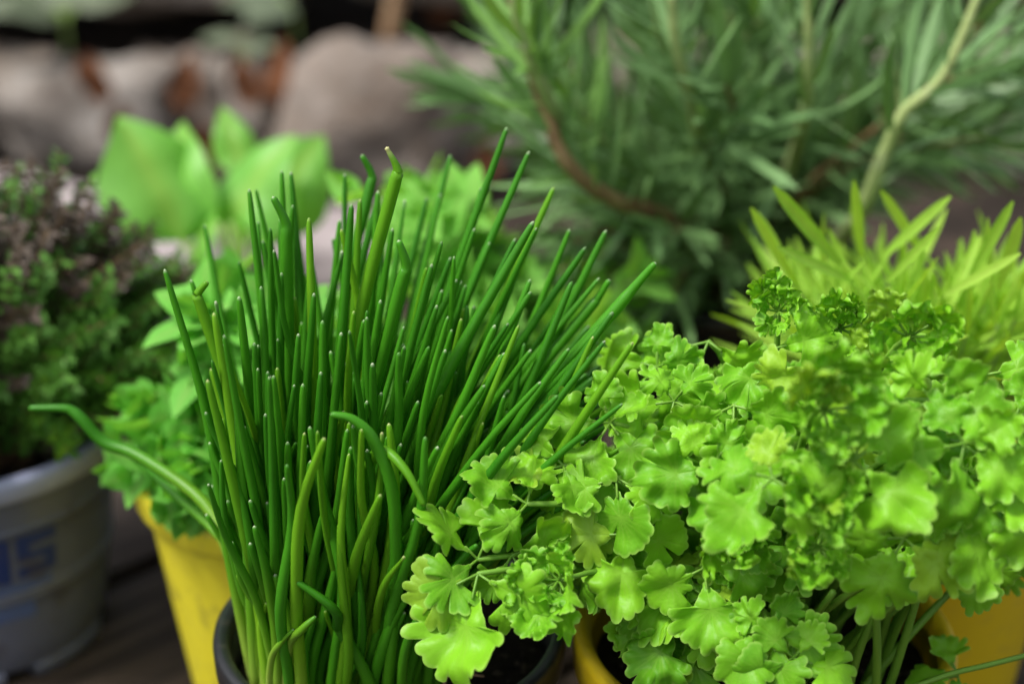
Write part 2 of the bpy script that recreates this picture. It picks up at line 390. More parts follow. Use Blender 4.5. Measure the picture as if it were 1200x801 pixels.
def shoot(P, pts, leaves, size, nodes, ang=55, rad=.0011, mat='green_stem', per=2, start=.2, twist=90, top=True, sizef=None, updroop=.0, n=5, jit=.25):
    c = catmull(pts, n); mb = MB(); tube(mb, c, lambda t: rad * (1 - .6 * t), 5)
    st = P.stem(mb, M[mat]); tot = len(c) - 1; rot = U(0, 6.28)
    for k in range(nodes):
        t = start + (1 - start) * (k + .5) / nodes; i = min(tot - 1, int(t * tot)); f = t * tot - i
        p = c[i].lerp(c[i + 1], f); d = (c[i + 1] - c[i]).normalized(); x = d.orthogonal().normalized()
        rot += R(twist) + U(-.3, .3)
        for q in range(per):
            a = rot + 2 * math.pi * q / per + U(-.2, .2)
            o = Matrix.Rotation(a, 3, d) @ x
            an = R(ang + U(-15, 15)) * (1 - .4 * t)
            ld = d * math.cos(an) + o * math.sin(an) + V(0, 0, -updroop) + rv(jit * .4)
            nr = d * math.sin(an) - o * math.cos(an) + rv(jit)
            s = size * U(.75, 1.2) * (sizef(t) if sizef else 1)
            P.leaf(random.choice(leaves), frame(p + o * rad * .7, ld, nr, s), st)
    if top:
        d = (c[-1] - c[-2]).normalized()
        for q in range(3):
            P.leaf(random.choice(leaves), frame(c[-1], d + rv(.45), d.orthogonal() + rv(.4), size * U(.4, .7)), st)
    return st

# ------------------------------------------------------------ pots
def lathe(mb, prof, seg=72, a0=0.0, a1=2 * math.pi, closed=True):
    n_ = len(prof); vs = []; fs = []; m_ = seg if closed else seg + 1
    for k in range(m_):
        a = a0 + (a1 - a0) * k / seg
        for r, z in prof: vs.append((r * math.cos(a), r * math.sin(a), z))
    for k in range(seg):
        k2 = (k + 1) % m_
        for i in range(n_ - 1): fs.append((k * n_ + i, k2 * n_ + i, k2 * n_ + i + 1, k * n_ + i + 1))
    mb.add(vs, fs)
def pot(c, r, rb, h, mat, rimmat, name, label, soil_z, lip=.004, ribs=(), foot=False, rimh=.009):
    o = thing(name, (c[0], c[1], 0), label, 'plant pot')
    T = .0016; rr = lambda z: rb + (r - rb) * z / h
    pr = [(.0001, .003), (rb - .004, .003), (rb - .001, .005)]
    for z in [.008, .02, .035, .05, .065, .08, .09]:
        if z < h - rimh - .002: pr.append((rr(z), z))
    for z in ribs: pr += [(rr(z - .0016), z - .0016), (rr(z) + .0011, z - .0005), (rr(z) + .0011, z + .0005), (rr(z + .0016), z + .0016)]
    pr = pr[:3] + sorted(pr[3:], key=lambda q: q[1])
    pr += [(rr(h - rimh), h - rimh), (rr(h - rimh), h - .003), (rr(h) - T, h - .003)]
    pr += [(rr(z) - T, z) for z in (h * .8, h * .5, h * .2, .006)] + [(.0001, .006)]
    mb = MB(); lathe(mb, pr); obj('wall', mb.mesh('wall', mat), o)
    q = rr(h); k = lip
    rp = [(q - T - .0004, h - .012), (q - T - .0006, h - .001), (q - T + k * .2, h + .0012), (q + k * .55, h + .0014), (q + k * .9, h + .0004), (q + k, h - .0015), (q + k * .93, h - rimh), (q + k * .75, h - rimh - .0008), (q + .0003, h - rimh - .0004)]
    mb = MB(); lathe(mb, rp, 96); obj('rim', mb.mesh('rim', rimmat), o)
    if foot:
        for i in range(6):
            a = i * math.pi / 3 + R(8); mb = MB()
            lathe(mb, [(rb - .006, 0), (rb + .0008, 0), (rb + .0014, .007), (rb - .006, .007), (rb - .006, 0)], 14, a, a + R(46), False); obj('foot', mb.mesh('foot', mat), o)
    mb = MB(); vs = []; fs = []; rs = rr(soil_z) - T - .0006
    NR, NS = 12, 44
    for j in range(NR + 1):
        for i in range(NS):
            a = 2 * math.pi * i / NS; q = rs * j / NR; x, y = q * math.cos(a), q * math.sin(a)
            vs.append((x, y, soil_z + (noisy((x + c[0] * 9, y, 1), 60, .004) + noisy((x, y + c[1] * 7, 5), 170, .003)) * (1 if j < NR else .3)))
    for j in range(NR):
        for i in range(NS): a = j * NS + i; b2 = j * NS + (i + 1) % NS; fs.append((a, b2, b2 + NS, a + NS))
    soil = obj('soil', mb.add(vs, fs).mesh('soil', M['soil']), o)
    cr = MB()
    for i in range(220):
        a = U(0, 6.28); q = rs * math.sqrt(random.random()) * .96; s = U(.0007, .0022)
        p = V(q * math.cos(a), q * math.sin(a), soil_z + U(-.001, .003))
        vs = [p + V(*d) * s * U(.6, 1.2) for d in ((1, 0, 0), (-1, 0, 0), (0, 1, 0), (0, -1, 0), (0, 0, 1), (0, 0, -1))]
        cr.add(vs, [(0, 2, 4), (2, 1, 4), (1, 3, 4), (3, 0, 4), (2, 0, 5), (1, 2, 5), (3, 1, 5), (0, 3, 5)])
    cm = obj('crumbs', cr.mesh('crumbs', M['crumb'], smooth=False), soil); cm['kind'] = 'stuff'
    return o
PC, PP, PO, PT, PG, PB, PR, PM = (-.041, .0), (.0845, -.003), (-.088, .118), (.160, .113), (-.238, .168), (-.115, .262), (.112, .335), (-.005, .225)
pot(PC, .056, .042, .11, M['black'], M['black'], 'black_pot', 'round black plastic pot holding the chives', .094, .0035)
pot(PP, .060, .045, .11, M['yellow_warm'], M['yellow_warm'], 'yellow_pot', 'warm yellow plastic pot holding the parsley', .096, .004, rimh=.012)
pot(PO, .060, .045, .11, M['yellow_lemon'], M['yellow_lemon'], 'yellow_pot', 'lemon yellow plastic pot behind the chives with oregano spilling over', .096, .003, foot=True)
pot(PT, .060, .047, .11, M['yellow_warm'], M['yellow_warm'], 'yellow_pot', 'warm yellow plastic pot behind the parsley holding the tarragon', .096, .003)
gp = pot(PG, .068, .052, .105, M['grey'], M['grey_rim'], 'grey_pot', 'lavender grey plastic pot with blue print holding the thyme', .088, .0045, ribs=(.079, .047, .044), foot=True, rimh=.008)
pot(PB, .066, .058, .045, M['grey_rim'], M['grey_rim'], 'low_pot', 'low pale lavender pot behind the oregano holding the basil', .038, .003, rimh=.007)
pot(PR, .075, .056, .11, M['black'], M['black'], 'black_pot', 'black plastic pot at the foot of the rosemary', .095, .004)
pot(PM, .050, .04, .09, M['black'], M['black'], 'black_pot', 'black plastic pot hidden behind the chives holding the mint', .078, .003)
# blue print on the grey pot
def print_patch(parent, poly_rows, mat, r_of, name):
    mb = MB()
    for (a0, a1, z0, z1, sk) in poly_rows:
        vs = []; fs = []; K = 8
        for k in range(K + 1):
            for z, s in ((z0, 0), (z1, sk)):
                a = R(a0 + (a1 - a0) * k / K + s); r = r_of(z) + .0005
                vs.append((r * math.cos(a), r * math.sin(a), z))
        for k in range(K): fs.append((2 * k, 2 * k + 2, 2 * k + 3, 2 * k + 1))
        mb.add(vs, fs)
    obj(name, mb.mesh(name, mat), parent)
gr = lambda z: .052 + .016 * z / .105
for rows_ in ([(-56, -40, .055, .0605, 0), (-56, -40, .0635, .067, 0), (-56, -40, .0705, .076, 0), (-56, -51, .0668, .0707, 0), (-45, -40, .0603, .0637, 0)],
              [(-78, -73, .054, .076, 0), (-72.5, -68.5, .054, .076, -4), (-67.8, -64, .054, .076, 4), (-63.5, -59, .054, .076, 0)],
              [(-98, -93, .054, .076, 0), (-92.7, -86.5, .054, .058, 0), (-92.7, -86.5, .063, .067, 0), (-92.7, -86.5, .072, .076, 0)],
              [(-116, -111, .054, .076, 0), (-110.7, -104, .054, .058, 0)]):
    print_patch(gp, rows_, M['ink_dark'], gr, 'printed_letter')
print_patch(gp, [(-130, -42, .0485, .0525, 0)], M['ink_light'], gr, 'printed_band'); print_patch(gp, [(-120, -50, .034, .042, 0)], M['ink_light'], gr, 'printed_band')

# ------------------------------------------------------------ chives
CB = V(-.058, -.008, .092)
ch = thing('chive_plant', CB, 'dense clump of dark green tubular chives in the black pot', 'chives')
CT = Matrix.Translation(-CB)
CL = []
def chive(pts, r, pale=False, tip=1.0, n=5, dry=None):
    CL.append((pts, r, pale, tip, n, dry))
def add_chive(pts, r, pale, tip, n, dry):
    c = catmull(pts, n)
    d = (c[-1] - c[-2]); c = c[:-1] + [c[-1] - d * .45, c[-1] - d * .10, c[-1]]      # rounded, slightly pointed end
    m_ = len(c)
    def rad(t):
        i = t * (m_ - 1)
        if i > m_ - 1.5: return r * .20
        if i > m_ - 2.5: return r * .40
        s = i / (m_ - 3)
        return r * (1.04 - .06 * s - .46 * max(0, s - .6) / .4) * (1 - .4 * max(0, s - .8) / .2 if dry else 1)
    L_ = sum((q - p).length for p, q in zip(c, c[1:])); g0 = .0 if c[0].x < -.068 + U(-.008, .004) else .24
    mb = MB(); tube(mb, c, rad, 8, tipv=tip * U(.4, 1), tipf=dry, a0=g0, a1=g0 + L_ / .16)
    return mb
def base_for(tipx, depth, jit=.004):
    # the clump's foot: leaves at the left lean from the left of the clump
    u = (tipx - 200) / 570.0
    bx = -.082 + .051 * min(1, max(0, u)) + U(-jit, jit) * .9
    return V(bx, max(-.040, min(.032, depth * .55 - .008)) + U(-jit, jit), .093)
def tipchive(px, py, Y, r=.0019, pale=False, bend=None, bx=None, tip=1.0, bow=0.0, base=None, dry=None):
    T_ = at(px, py, Y); B_ = base or base_for(px if bx is None else bx, Y)
    h = T_.z - B_.z
    a = B_.lerp(T_, .33); b = B_.lerp(T_, .68)
    side = V(T_.x - B_.x, T_.y - B_.y, 0)
    a -= side * (.10 + bow); b -= side * (.09 + bow); a.z += .02 * h; a += rv(.0022); b += rv(.0022)
    pts = [B_, a, b]
    if bend:
        q = at(bend[0], bend[1], Y); pts += [q - (q - b).normalized() * (T_ - q).length * .8, q, T_]
    else: pts += [T_]
    chive(pts, r * .98, pale, tip, dry=dry)
hero = [  # tip pixel, depth, radius, options
 (193, 316, -.01, .0018, {}), (224, 328, .01, .0017, {}), (240, 264, .06, .0017, {}), (292, 222, .02, .0017, {}), (306, 336, -.01, .0018, {}), (320, 231, .01, .0021, dict(bend=(335, 262))),
 (330, 200, .035, .0016, {}), (341, 202, .04, .0017, {}), (362, 256, .0, .0019, dict(pale=True)), (398, 258, .04, .0017, {}), (412, 240, .0, .002, {}), (422, 234, .02, .0018, dict(pale=True)),
 (404, 204, .06, .0016, {}), (424, 182, .05, .0018, dict(bend=(436, 206))), (467, 282, -.015, .002, dict(bend=(476, 312), bx=430)), (460, 268, .02, .0018, {}),
 (280, 348, -.015, .0021, {}), (308, 282, .03, .0017, {}), (330, 320, -.005, .0017, {}), (368, 344, -.01, .0018, {}), (378, 376, -.02, .0019, {}), (262, 404, -.02, .0018, {}), (298, 402, -.02, .0019, {}),
 (446, 352, -.015, .0018, {}), (400, 390, -.02, .0019, {}), (474, 406, -.02, .0018, {}), (376, 436, -.025, .0019, {}), (434, 304, .0, .0019, dict(pale=True)),
 (528, 182, .08, .0017, dict(pale=True)), (500, 232, .07, .0017, dict(pale=True)), (516, 228, .07, .0016, {}), (594, 150, .045, .0019, dict(pale=True)), (620, 178, .04, .0019, {}), (649, 220, .035, .0019, dict(pale=True)),
 (625, 260, -.005, .0023, dict(bx=430)), (556, 268, .02, .0016, {}), (574, 284, .03, .0017, {}), (604, 280, .02, .0018, {}), (622, 342, .0, .0018, dict(bx=480)), (506, 310, .0, .0019, {}), (528, 302, .015, .0018, {}),
 (512, 358, -.015, .0018, dict(bx=540)), (686, 290, .02, .0019, dict(bx=560)), (680, 328, .025, .0016, dict(bx=600)), (702, 326, .02, .0016, dict(bx=600)), (714, 328, .02, .0018, dict(bend=(700, 350), bx=600)),
 (718, 366, -.01, .0022, dict(bx=480, bow=-.06)), (768, 308, .005, .0021, dict(bend=(742, 338), bx=640)), (586, 416, -.015, .0019, dict(pale=True)), (622, 410, -.01, .0018, dict(bx=500)), (672, 432, -.01, .0019, dict(bx=560)), (522, 410, -.02, .0018, {}),
 (518, 340, .01, .0018, {}), (690, 382, .03, .0019, dict(bx=610)), (668, 352, .03, .0019, dict(bx=590)), (700, 400, .02, .0018, dict(bx=640)), (650, 470, -.02, .0018, dict(bx=600)), (540, 330, .03, .0018, {}),
 (322, 478, -.03, .0021, {}), (311, 485, -.03, .0018, {}), (285, 500, -.03, .0019, {}), (337, 518, -.033, .002, {}), (364, 540, -.034, .0019, {}), (333, 560, -.037, .0019, {}), (293, 586, -.038, .0019, {}),
 (350, 603, -.04, .0018, {}), (379, 601, -.04, .0021, {}), (407, 503, -.035, .0018, {}), (403, 619, -.04, .0018, {}), (293, 636, -.04, .0019, {}), (322, 673, -.042, .0021, {}), (241, 483, -.02, .0018, {}),
 (263, 608, -.03, .0018, {}), (425, 636, -.04, .0018, {}),
 (450, 560, -.035, .0019, {}), (470, 520, -.03, .0018, {}), (490, 470, -.025, .0018, {}), (430, 470, -.03, .0019, {}), (540, 520, -.02, .0019, {}), (560, 470, -.02, .0018, {}), (355, 450, -.03, .0018, {}), (268, 455, -.02, .0018, {}), (520, 590, -.03, .0018, dict(bx=430)),
]
for px, py, Y, r, kw in hero: tipchive(px, py, Y, r, **kw)
tipchive(453, 173, .0, .0020, pale=True, bend=(466, 200), bx=430, tip=1.0, dry=lambda t: max(0, min(1, (t - .84) / .1)) * .8)         # tall one with the dried yellow tip
chive([V(-.042, -.036, .093), at(462, 720, -.044), at(462, 590, -.050), at(440, 520, -.050), at(415, 492, -.050), at(388, 485, -.050)], .0019, False, .5)
pass
chive([V(-.073, -.036, .093), at(338, 762, -.045), at(354, 737, -.052), at(370, 722, -.052)], .0014, False, .8)
pass
chive([V(-.079, -.034, .093), at(317, 778, -.043), at(328, 754, -.048), at(344, 737, -.05)], .0011, False, .8)
tipchive(347, 680, -.052, .002, bend=(390, 712), bx=620)
tipchive(243, 330, -.012, .0018, pale=True, bend=(231, 346), bx=225)
chive([V(-.05, -.015, .093), at(425, 690, -.022), at(424, 590, -.03), at(433, 545, -.04), at(450, 528, -.047), at(476, 552, -.054), at(497, 592, -.058)], .0018, True, .6)   # leaf folded over in front
chive([V(-.084, -.004, .094), at(272, 660, .0), at(240, 590, .012), at(165, 535, .03), at(122, 518, .035), at(96, 491, .037), at(84, 481, .038), at(72, 478, .038), at(34, 478, .038)], .0021, True, .2)
chive([V(-.083, .0, .094), at(272, 650, .008), at(200, 575, .035), at(140, 522, .045)], .0015, True, .4)
chive([V(-.034, -.024, .093), at(490, 740, -.024), at(530, 660, -.024), at(580, 610, -.024), at(640, 555, -.024)], .002, False, .5)
chive([V(-.030, -.022, .093), at(508, 745, -.022), at(560, 650, -.022), at(605, 605, -.022), at(662, 552, -.02)], .0019, False, .5)
chive([V(-.036, -.036, .093), at(475, 760, -.047), at(508, 700, -.05), at(545, 652, -.052), at(559, 638, -.053)], .0015, False, .3)
for i in range(250):
    a = U(0, 6.28); q = math.sqrt(random.random())
    B_ = CB + V(math.cos(a) * q * .030, math.sin(a) * q * .032, 0)
    f = (B_.y - CB.y) / .032                          # -1 front .. 1 back
    h = U(.045, .12) if f < -.45 else U(.075, .145) if f < .35 else U(.09, .160)
    lean = V((B_.x - CB.x) * 1.0 + U(-.012, .014) + .006, (B_.y - CB.y) * .55 + U(-.012, .012), 0) * (h / .11)
    T_ = B_ + lean + V(0, 0, h)
    x, y, d = proj(T_)
    if x < 275 and y < 500: continue
    if x > 690 and random.random() < .8: continue
    if y > 560 and x > 520: continue
    T_ += V(U(-.012, .012), U(-.008, .008), 0) * (h / .11); mid = B_.lerp(T_, .5) - lean * .13 + rv(.0075)
    chive([B_, B_.lerp(mid, .5) - lean * .03, mid, mid.lerp(T_, .55) + rv(.003), T_], U(.0013, .0020), random.random() < .25, 1.0 if random.random() < .75 else .2, 4, (lambda t: max(0, min(1, (t - .93) / .06)) * .7) if random.random() < .08 else None)
for i in range(26):                                   # pale-footed sheaf at the left edge, fanning over the rim
    B_ = V(U(-.084, -.070), U(-.036, .004), .093)
    T_ = at(U(232, 330), U(330, 640), B_.y + U(-.012, .012))
    if T_.z < .125: continue
    mid = B_.lerp(T_, .5) + V(.002, 0, .002) + rv(.002)
    chive([B_, B_.lerp(mid, .5), mid, mid.lerp(T_, .55) + rv(.001), T_], U(.0014, .0020), random.random() < .2, 1.0, 4)
for i in range(75):                                   # right-leaning sheaf on the right of the clump
    B_ = V(U(-.046, -.026), U(-.030, .022), .093)
    T_ = at(U(560, 735), U(375, 600), B_.y + U(-.015, .03))
    mid = B_.lerp(T_, .45) + V(-.008, 0, .010) + rv(.002)
    chive([B_, B_.lerp(mid, .5) + V(-.001, 0, .004), mid, mid.lerp(T_, .55) + V(-.001, 0, .002), T_], U(.0014, .0021), random.random() < .15, 1.0 if random.random() < .6 else .2, 4)
CL.sort(key=lambda q: proj(q[0][-1])[2])
rest = MB()
for i, c in enumerate(CL):
    mb = add_chive(*c); me = mb.mesh('leaf', M['chive_pale' if c[2] else 'chive'])
    if i < 298: obj('leaf', me, ch, CT)
    else: rest.merge_mesh(me, CT, random.random())
if rest.v: obj('foliage', rest.mesh('foliage', M['chive']), ch)['kind'] = 'stuff'
for k in range(7):                                    # dry roots and old sheaths beside the clump
    p = V(-.026 + U(-.012, .02), -.034 + U(-.008, .01), .094)
    mb = MB(); tube(mb, catmull([p, p + V(U(-.006, .012), U(-.004, .004), U(.006, .016)), p + V(U(0, .022), U(-.006, .004), U(.003, .022))], 5), lambda t: .0009 * (1 - .7 * t), 5)
    obj('dry_root', mb.mesh('dry_root', M['root']), ch, CT)

# ------------------------------------------------------------ parsley
PBS = V(PP[0], PP[1], .096)
pa = thing('parsley_plant', PBS, 'bushy bright green parsley with scalloped leaves in the yellow pot', 'parsley')
PL = Plant(pa, 298, M['parsley'])
def parsley_leaf(kind, seed):
    rnd = random.Random(seed); g = rnd.uniform
    cx, cy = 0.0, .40
    disks = [(0, 0, g(.19, .25)), (0, -.13, .17), (0, -.25, .09), (0, -.36, .05)]; tips = []
    lobes = [(90 + g(-7, 7), g(.42, .52), 1.0), (21 + g(-9, 9), g(.38, .48), .95), (159 + g(-9, 9), g(.38, .48), .95)]
    if rnd.random() < .45: lobes += [(-34 + g(-8, 6), g(.20, .30), .66), (214 + g(-6, 8), g(.20, .30), .66)]
    for an, ds, k in lobes:
        a = R(an); disks.append((math.cos(a) * ds * .62, math.sin(a) * ds * .55, .165 * k)); disks.append((math.cos(a) * ds * .85, math.sin(a) * ds * .86, .165 * k))
        offs = rnd.choice(((-23, 0, 23), (-21, 2, 24), (-27, -9, 9, 27), (-25, -8, 10, 26), (-30, -15, 0, 15, 30))) if k > .8 else (-20, 20)
        for q, of in enumerate(offs):
            da = R(an + of + g(-4, 4)); dd = ds * (1.26 if abs(of) < 10 else 1.10) + g(-.03, .05)
            rr_ = g(.078, .110) * (k ** .5) * (.82 if kind == 'curly' else 1)
            disks.append((math.cos(da) * dd, math.sin(da) * dd, rr_)); tips.append((math.cos(da) * dd, math.sin(da) * dd))
    A = {'flat': .16, 'ruffle': .28, 'curly': .40}[kind]; fr = {'flat': 2.2, 'ruffle': 3.2, 'curly': 5.0}[kind]
    cup = {'flat': g(-.35, .10), 'ruffle': g(-.5, .35), 'curly': g(.3, 1.0)}[kind]; rol = g(-.25, .25)
    lt = [g(-.35, .30) for _ in lobes]
    nth, nr = 120, 8; vs = [(cx, cy, 0)]; ve = [1]; ed = [0]; al = [.4]; fs = []
    def zz(x, y):
        z = cup * (x * x + (y - .1) ** 2 * .8) + rol * x * (y - cy) + .12 * abs(x) ** .8 * (1 if kind == 'flat' else 1.4)
        r2 = math.hypot(x, y - cy)
        for (an, ds, k), t_ in zip(lobes, lt):
            w_ = max(0, math.cos(math.atan2(y - cy, x) - R(an))) ** 6; z += t_ * w_ * r2 * r2 * 1.6
        z += (noise.noise(V(x * fr, y * fr, seed * 3.7)) * A + noise.noise(V(x * 7, y * 7, seed)) * .014) * min(1, .25 + r2 * 1.6)
        return z
    for i in range(nth):
        th = 2 * math.pi * i / nth; dx, dy = math.cos(th), math.sin(th); Rr = .05
        for (x, y, r) in disks:
            bq = x * dx + y * dy; cq = x * x + y * y - r * r; q = bq * bq - cq
            if q > 0: Rr = max(Rr, bq + math.sqrt(q))
        for j in range(1, nr + 1):
            t = (j / nr) ** .75; x, y = cx + dx * Rr * t, cy + dy * Rr * t
            vs.append((x, y, zz(x, y) - .05 * t ** 6)); al.append(y); ed.append(1.0 if j == nr else .08 if j == nr - 1 else 0)
            dm = 9
            for (tx, ty) in tips + [(0, -.36)]:
                L2 = tx * tx + ty * ty; px_, py_ = x - cx, y - cy; u = max(0, min(1, (px_ * tx + py_ * ty) / L2)); dm = min(dm, math.hypot(px_ - tx * u, py_ - ty * u) + .02 * u)
            ve.append(max(0, 1 - dm * 30))
    vs[0] = (cx, cy, zz(cx, cy))
    for i in range(nth):
        a = 1 + i * nr; b = 1 + ((i + 1) % nth) * nr
        fs.append((0, a, b))
        for j in range(nr - 1): fs.append((a + j, a + j + 1, b + j + 1, b + j))
    return MB().add(vs, fs, vein=ve, edge=ed, along=al).mesh('leaflet', M['parsley'])
PV = {'flat': [parsley_leaf('flat', s) for s in range(1, 10)], 'ruffle': [parsley_leaf('ruffle', s) for s in range(11, 20)], 'curly': [parsley_leaf('curly', s) for s in range(21, 26)]}
def frond(hub, u, nrm, size, kind, base=None, side=None, rad=.0013, bonus=0.0, extra=True, ctrl=None):
    u = u.normalized(); nrm = (nrm - u * nrm.dot(u)).normalized()
    if base is None:
        a = U(0, 6.28); q = U(0, .022); base = PBS + V(q * math.cos(a), q * math.sin(a), -.001)
    if ctrl is None:
        ctrl = V(base.x * .55 + hub.x * .45, base.y * .55 + hub.y * .45, base.z + (hub.z - base.z) * .85 + .006)
    mb = MB(); c = bez(base, ctrl, hub, 9); tube(mb, c, lambda t: rad * (1.15 - .5 * t), 6)
    angs = [(0, 1.0, .22), (U(62, 84), .86, .20), (-U(62, 84), .86, .20)]
    if extra and random.random() < .55: angs += [(U(125, 150), .6, .15), (-U(125, 150), .6, .15)]
    if kind == 'curly': angs = [(0, .72, .3), (42, .66, .3), (-42, .66, .3), (85, .62, .25), (-85, .62, .25), (20, .5, .1), (-30, .5, .1), (140, .5, .1), (-120, .5, .15), (170, .5, .2)]
    LS = []
    for an, s, stalk in angs:
        d = Matrix.Rotation(R(an + U(-8, 8)), 3, nrm) @ u
        d = (d + nrm * (U(-.22, .22) if kind != 'curly' else U(.1, .9))).normalized(); p = hub + d * size * stalk + nrm * size * U(.05, .22)
        tube(mb, [hub, hub.lerp(p, .5) - nrm * size * .03, p + d * size * .1], rad * .34, 5)
        nn = nrm + rv(.6 if kind != 'curly' else .6)
        LS.append((random.choice(PV[kind] if random.random() < .8 else PV['ruffle']), frame(p, d, nn, size * s * U(.98, 1.22))))
    st = PL.stem(mb, M['parsley_stem'])
    for me, M4 in LS: PL.leaf(me, M4, st, bonus, 'leaflet')
CAMR = V(1, 0, 0)
def hero_frond(px, py, Y, ang, size, kind, tilt=.5, **kw):
    """px,py: the hub; ang: image direction the leaf tip points to (deg, 0 right, 90 up)"""
    p = at(px, py, Y); tc = (CAM - p).normalized(); nrm = (tc * .75 + V(0, 0, tilt) + rv(.15)).normalized()
    u = CAMR * math.cos(R(ang)) + UPV * math.sin(R(ang))
    frond(p, u, nrm, size, kind, bonus=3, **kw)
H = [ # hub px, py, depth, tip direction, size, kind
 (560, 672, -.060, 262, .0235, 'flat', dict(extra=False)), (560, 655, -.054, 140, .019, 'flat', dict(extra=False)), (655, 680, -.058, 250, .0195, 'curly', {}), (600, 650, -.05, 300, .017, 'flat', dict(extra=False)), (690, 655, -.05, 210, .017, 'ruffle', {}),
 (618, 590, -.045, 150, .0175, 'ruffle', {}), (722, 560, -.055, 270, .0195, 'flat', {}), (735, 625, -.06, 265, .0195, 'flat', {}), (715, 495, -.04, 250, .0205, 'ruffle', {}),
 (835, 545, -.062, 275, .021, 'ruffle', {}), (860, 620, -.068, 265, .0165, 'curly', {}), (825, 665, -.065, 275, .020, 'flat', {}), (768, 725, -.055, 290, .016, 'flat', {}), (800, 735, -.06, 280, .019, 'flat', {}),
 (900, 740, -.07, 285, .0185, 'flat', {}), (930, 770, -.075, 275, .0185, 'flat', {}), (870, 700, -.06, 300, .018, 'flat', {}),
 (965, 480, -.075, 95, .0205, 'curly', dict(rad=.0014)), (960, 560, -.078, 270, .018, 'curly', {}), (960, 640, -.072, 265, .015, 'curly', {}), (1060, 630, -.072, 250, .021, 'ruffle', {}), (1130, 590, -.07, 280, .021, 'ruffle', {}), (1185, 560, -.07, 290, .021, 'ruffle', {}),
 (1065, 395, -.035, 80, .0185, 'curly', {}), (912, 365, -.01, 90, .014, 'curly', {}), (985, 385, -.01, 100, .014, 'curly', {}), (830, 400, -.01, 250, .020, 'ruffle', {}), (900, 410, -.02, 300, .020, 'ruffle', {}), (960, 430, -.035, 270, .020, 'ruffle', {}), (1010, 440, -.03, 320, .020, 'ruffle', {}),
 (770, 430, -.015, 230, .019, 'ruffle', {}), (790, 470, -.035, 260, .0195, 'ruffle', {}), (860, 475, -.05, 270, .020, 'ruffle', {}), (1095, 470, -.06, 270, .021, 'ruffle', {}), (1150, 440, -.03, 300, .020, 'ruffle', {}), (1190, 490, -.05, 300, .02, 'ruffle', {}),
 (680, 590, -.05, 220, .016, 'flat', {}), (660, 545, -.035, 200, .016, 'ruffle', {}), (770, 690, -.05, 240, .016, 'flat', {}), (1000, 540, -.08, 310, .02, 'ruffle', {}), (905, 560, -.075, 240, .019, 'ruffle', {}), (1130, 520, -.07, 260, .021, 'ruffle', {}),
 (1145, 655, -.03, 265, .013, 'flat', {}), (1165, 640, .0, 300, .012, 'flat', {}),
]
for px, py, Y, a, s, k, kw in H: hero_frond(px, py, Y + (.0 if px < 670 else .014 if px < 900 else .0), a, s * .90, k, **kw)
EC = V(.098, .004, .128); ER = V(.090, .068, .073)
cnt = 0; i = 0
while cnt < 125 and i < 1500:
    i += 1
    z = U(-.15, 1); a = U(0, 6.28); q = math.sqrt(max(0, 1 - z * z)); o = V(q * math.cos(a), q * math.sin(a), z)
    p = EC + V(o.x * ER.x, o.y * ER.y, o.z * ER.z) * U(.62, 1.02); x, y, d = proj(p)
    if (y > 635 and x > 910) or y > 770 or x < 655 or (x < 760 and y > 675) or (p.z < .118): continue
    nrm = (o * .8 + V(0, 0, .6) + (CAM - p).normalized() * .3 + rv(.35)).normalized()
    u = V(o.x * .8, o.y * .8, -.45) + rv(.5)
    frond(p, u, nrm, U(.0135, .0182), random.choice(['ruffle', 'ruffle', 'flat', 'curly'] if o.z > .4 else ['flat', 'flat', 'ruffle'])); cnt += 1
for k in range(16):                       # bare stems rising at the front right of the pot
    b = PBS + V(U(-.005, .04), U(-.045, -.01), 0); t_ = at(U(950, 1130), U(640, 700), U(-.07, -.02))
    mb = MB(); tube(mb, bez(b, b.lerp(t_, .5) + V(U(-.008, .004), 0, .008), t_, 9), lambda t: .0016 - .0005 * t, 7); PL.stem(mb, M['parsley_stem'])
hero_frond(1122, 790, -.03, 190, .012, 'flat', base=V(.125, -.04, .098), extra=False)
mb = MB(); tube(mb, catmull([at(1050, 812, -.045), at(1110, 790, -.045), at(1160, 778, -.04), at(1215, 764, -.03)], 5), .0009, 6); PL.stem(mb, M['parsley_stem'])
PL.finish()

# ------------------------------------------------------------ oregano, mint
og = thing('oregano_plant', (PO[0], PO[1], .096), 'soft round leaved oregano spilling out of the lemon yellow pot', 'oregano')
P = Plant(og, 298, M['oregano'])
b0 = V(PO[0], PO[1], .097)
for k in range(105):
    a = U(0, 6.28); q = U(.2, 1); sp = U(.02, .082)
    e = b0 + V(math.cos(a) * sp - .012, math.sin(a) * sp * .8, U(.02, .095) - (.05 if sp > .062 else 0))
    x, y, d = proj(e)
    if x < 120 or y < 300 or (x < 225 and y < 450) or y > 560: continue
    m_ = b0.lerp(e, .5) + V(0, 0, .018)
    shoot(P, [b0 + rv(.012) * V(1, 1, 0).length * .6, m_, e], LV['oregano'], U(.017, .022), 5, ang=70, per=2, rad=.001, updroop=.1)
for px, py, Y, s in ((140, 545, .085, .017), (172, 560, .075, .017), (205, 590, .065, .012), (130, 510, .09, .016), (225, 550, .07, .016), (180, 500, .085, .016), (210, 520, .08, .016), (192, 590, .058, .015), (215, 606, .055, .015), (238, 590, .056, .016), (205, 565, .06, .017), (250, 570, .06, .017), (228, 555, .062, .017)):
    e = at(px, py, Y); shoot(P, [b0 + V(-.03, -.02, 0), b0.lerp(e, .6) + V(-.005, 0, .018), e], LV['oregano'], s, 5, ang=70, per=2, updroop=.3)
P.finish()
mi = thing('mint_plant', (PM[0], PM[1], .078), 'blurred light green mint behind the chives', 'mint')
P = Plant(mi, 260, M['mint']); b0 = V(PM[0], PM[1], .079)
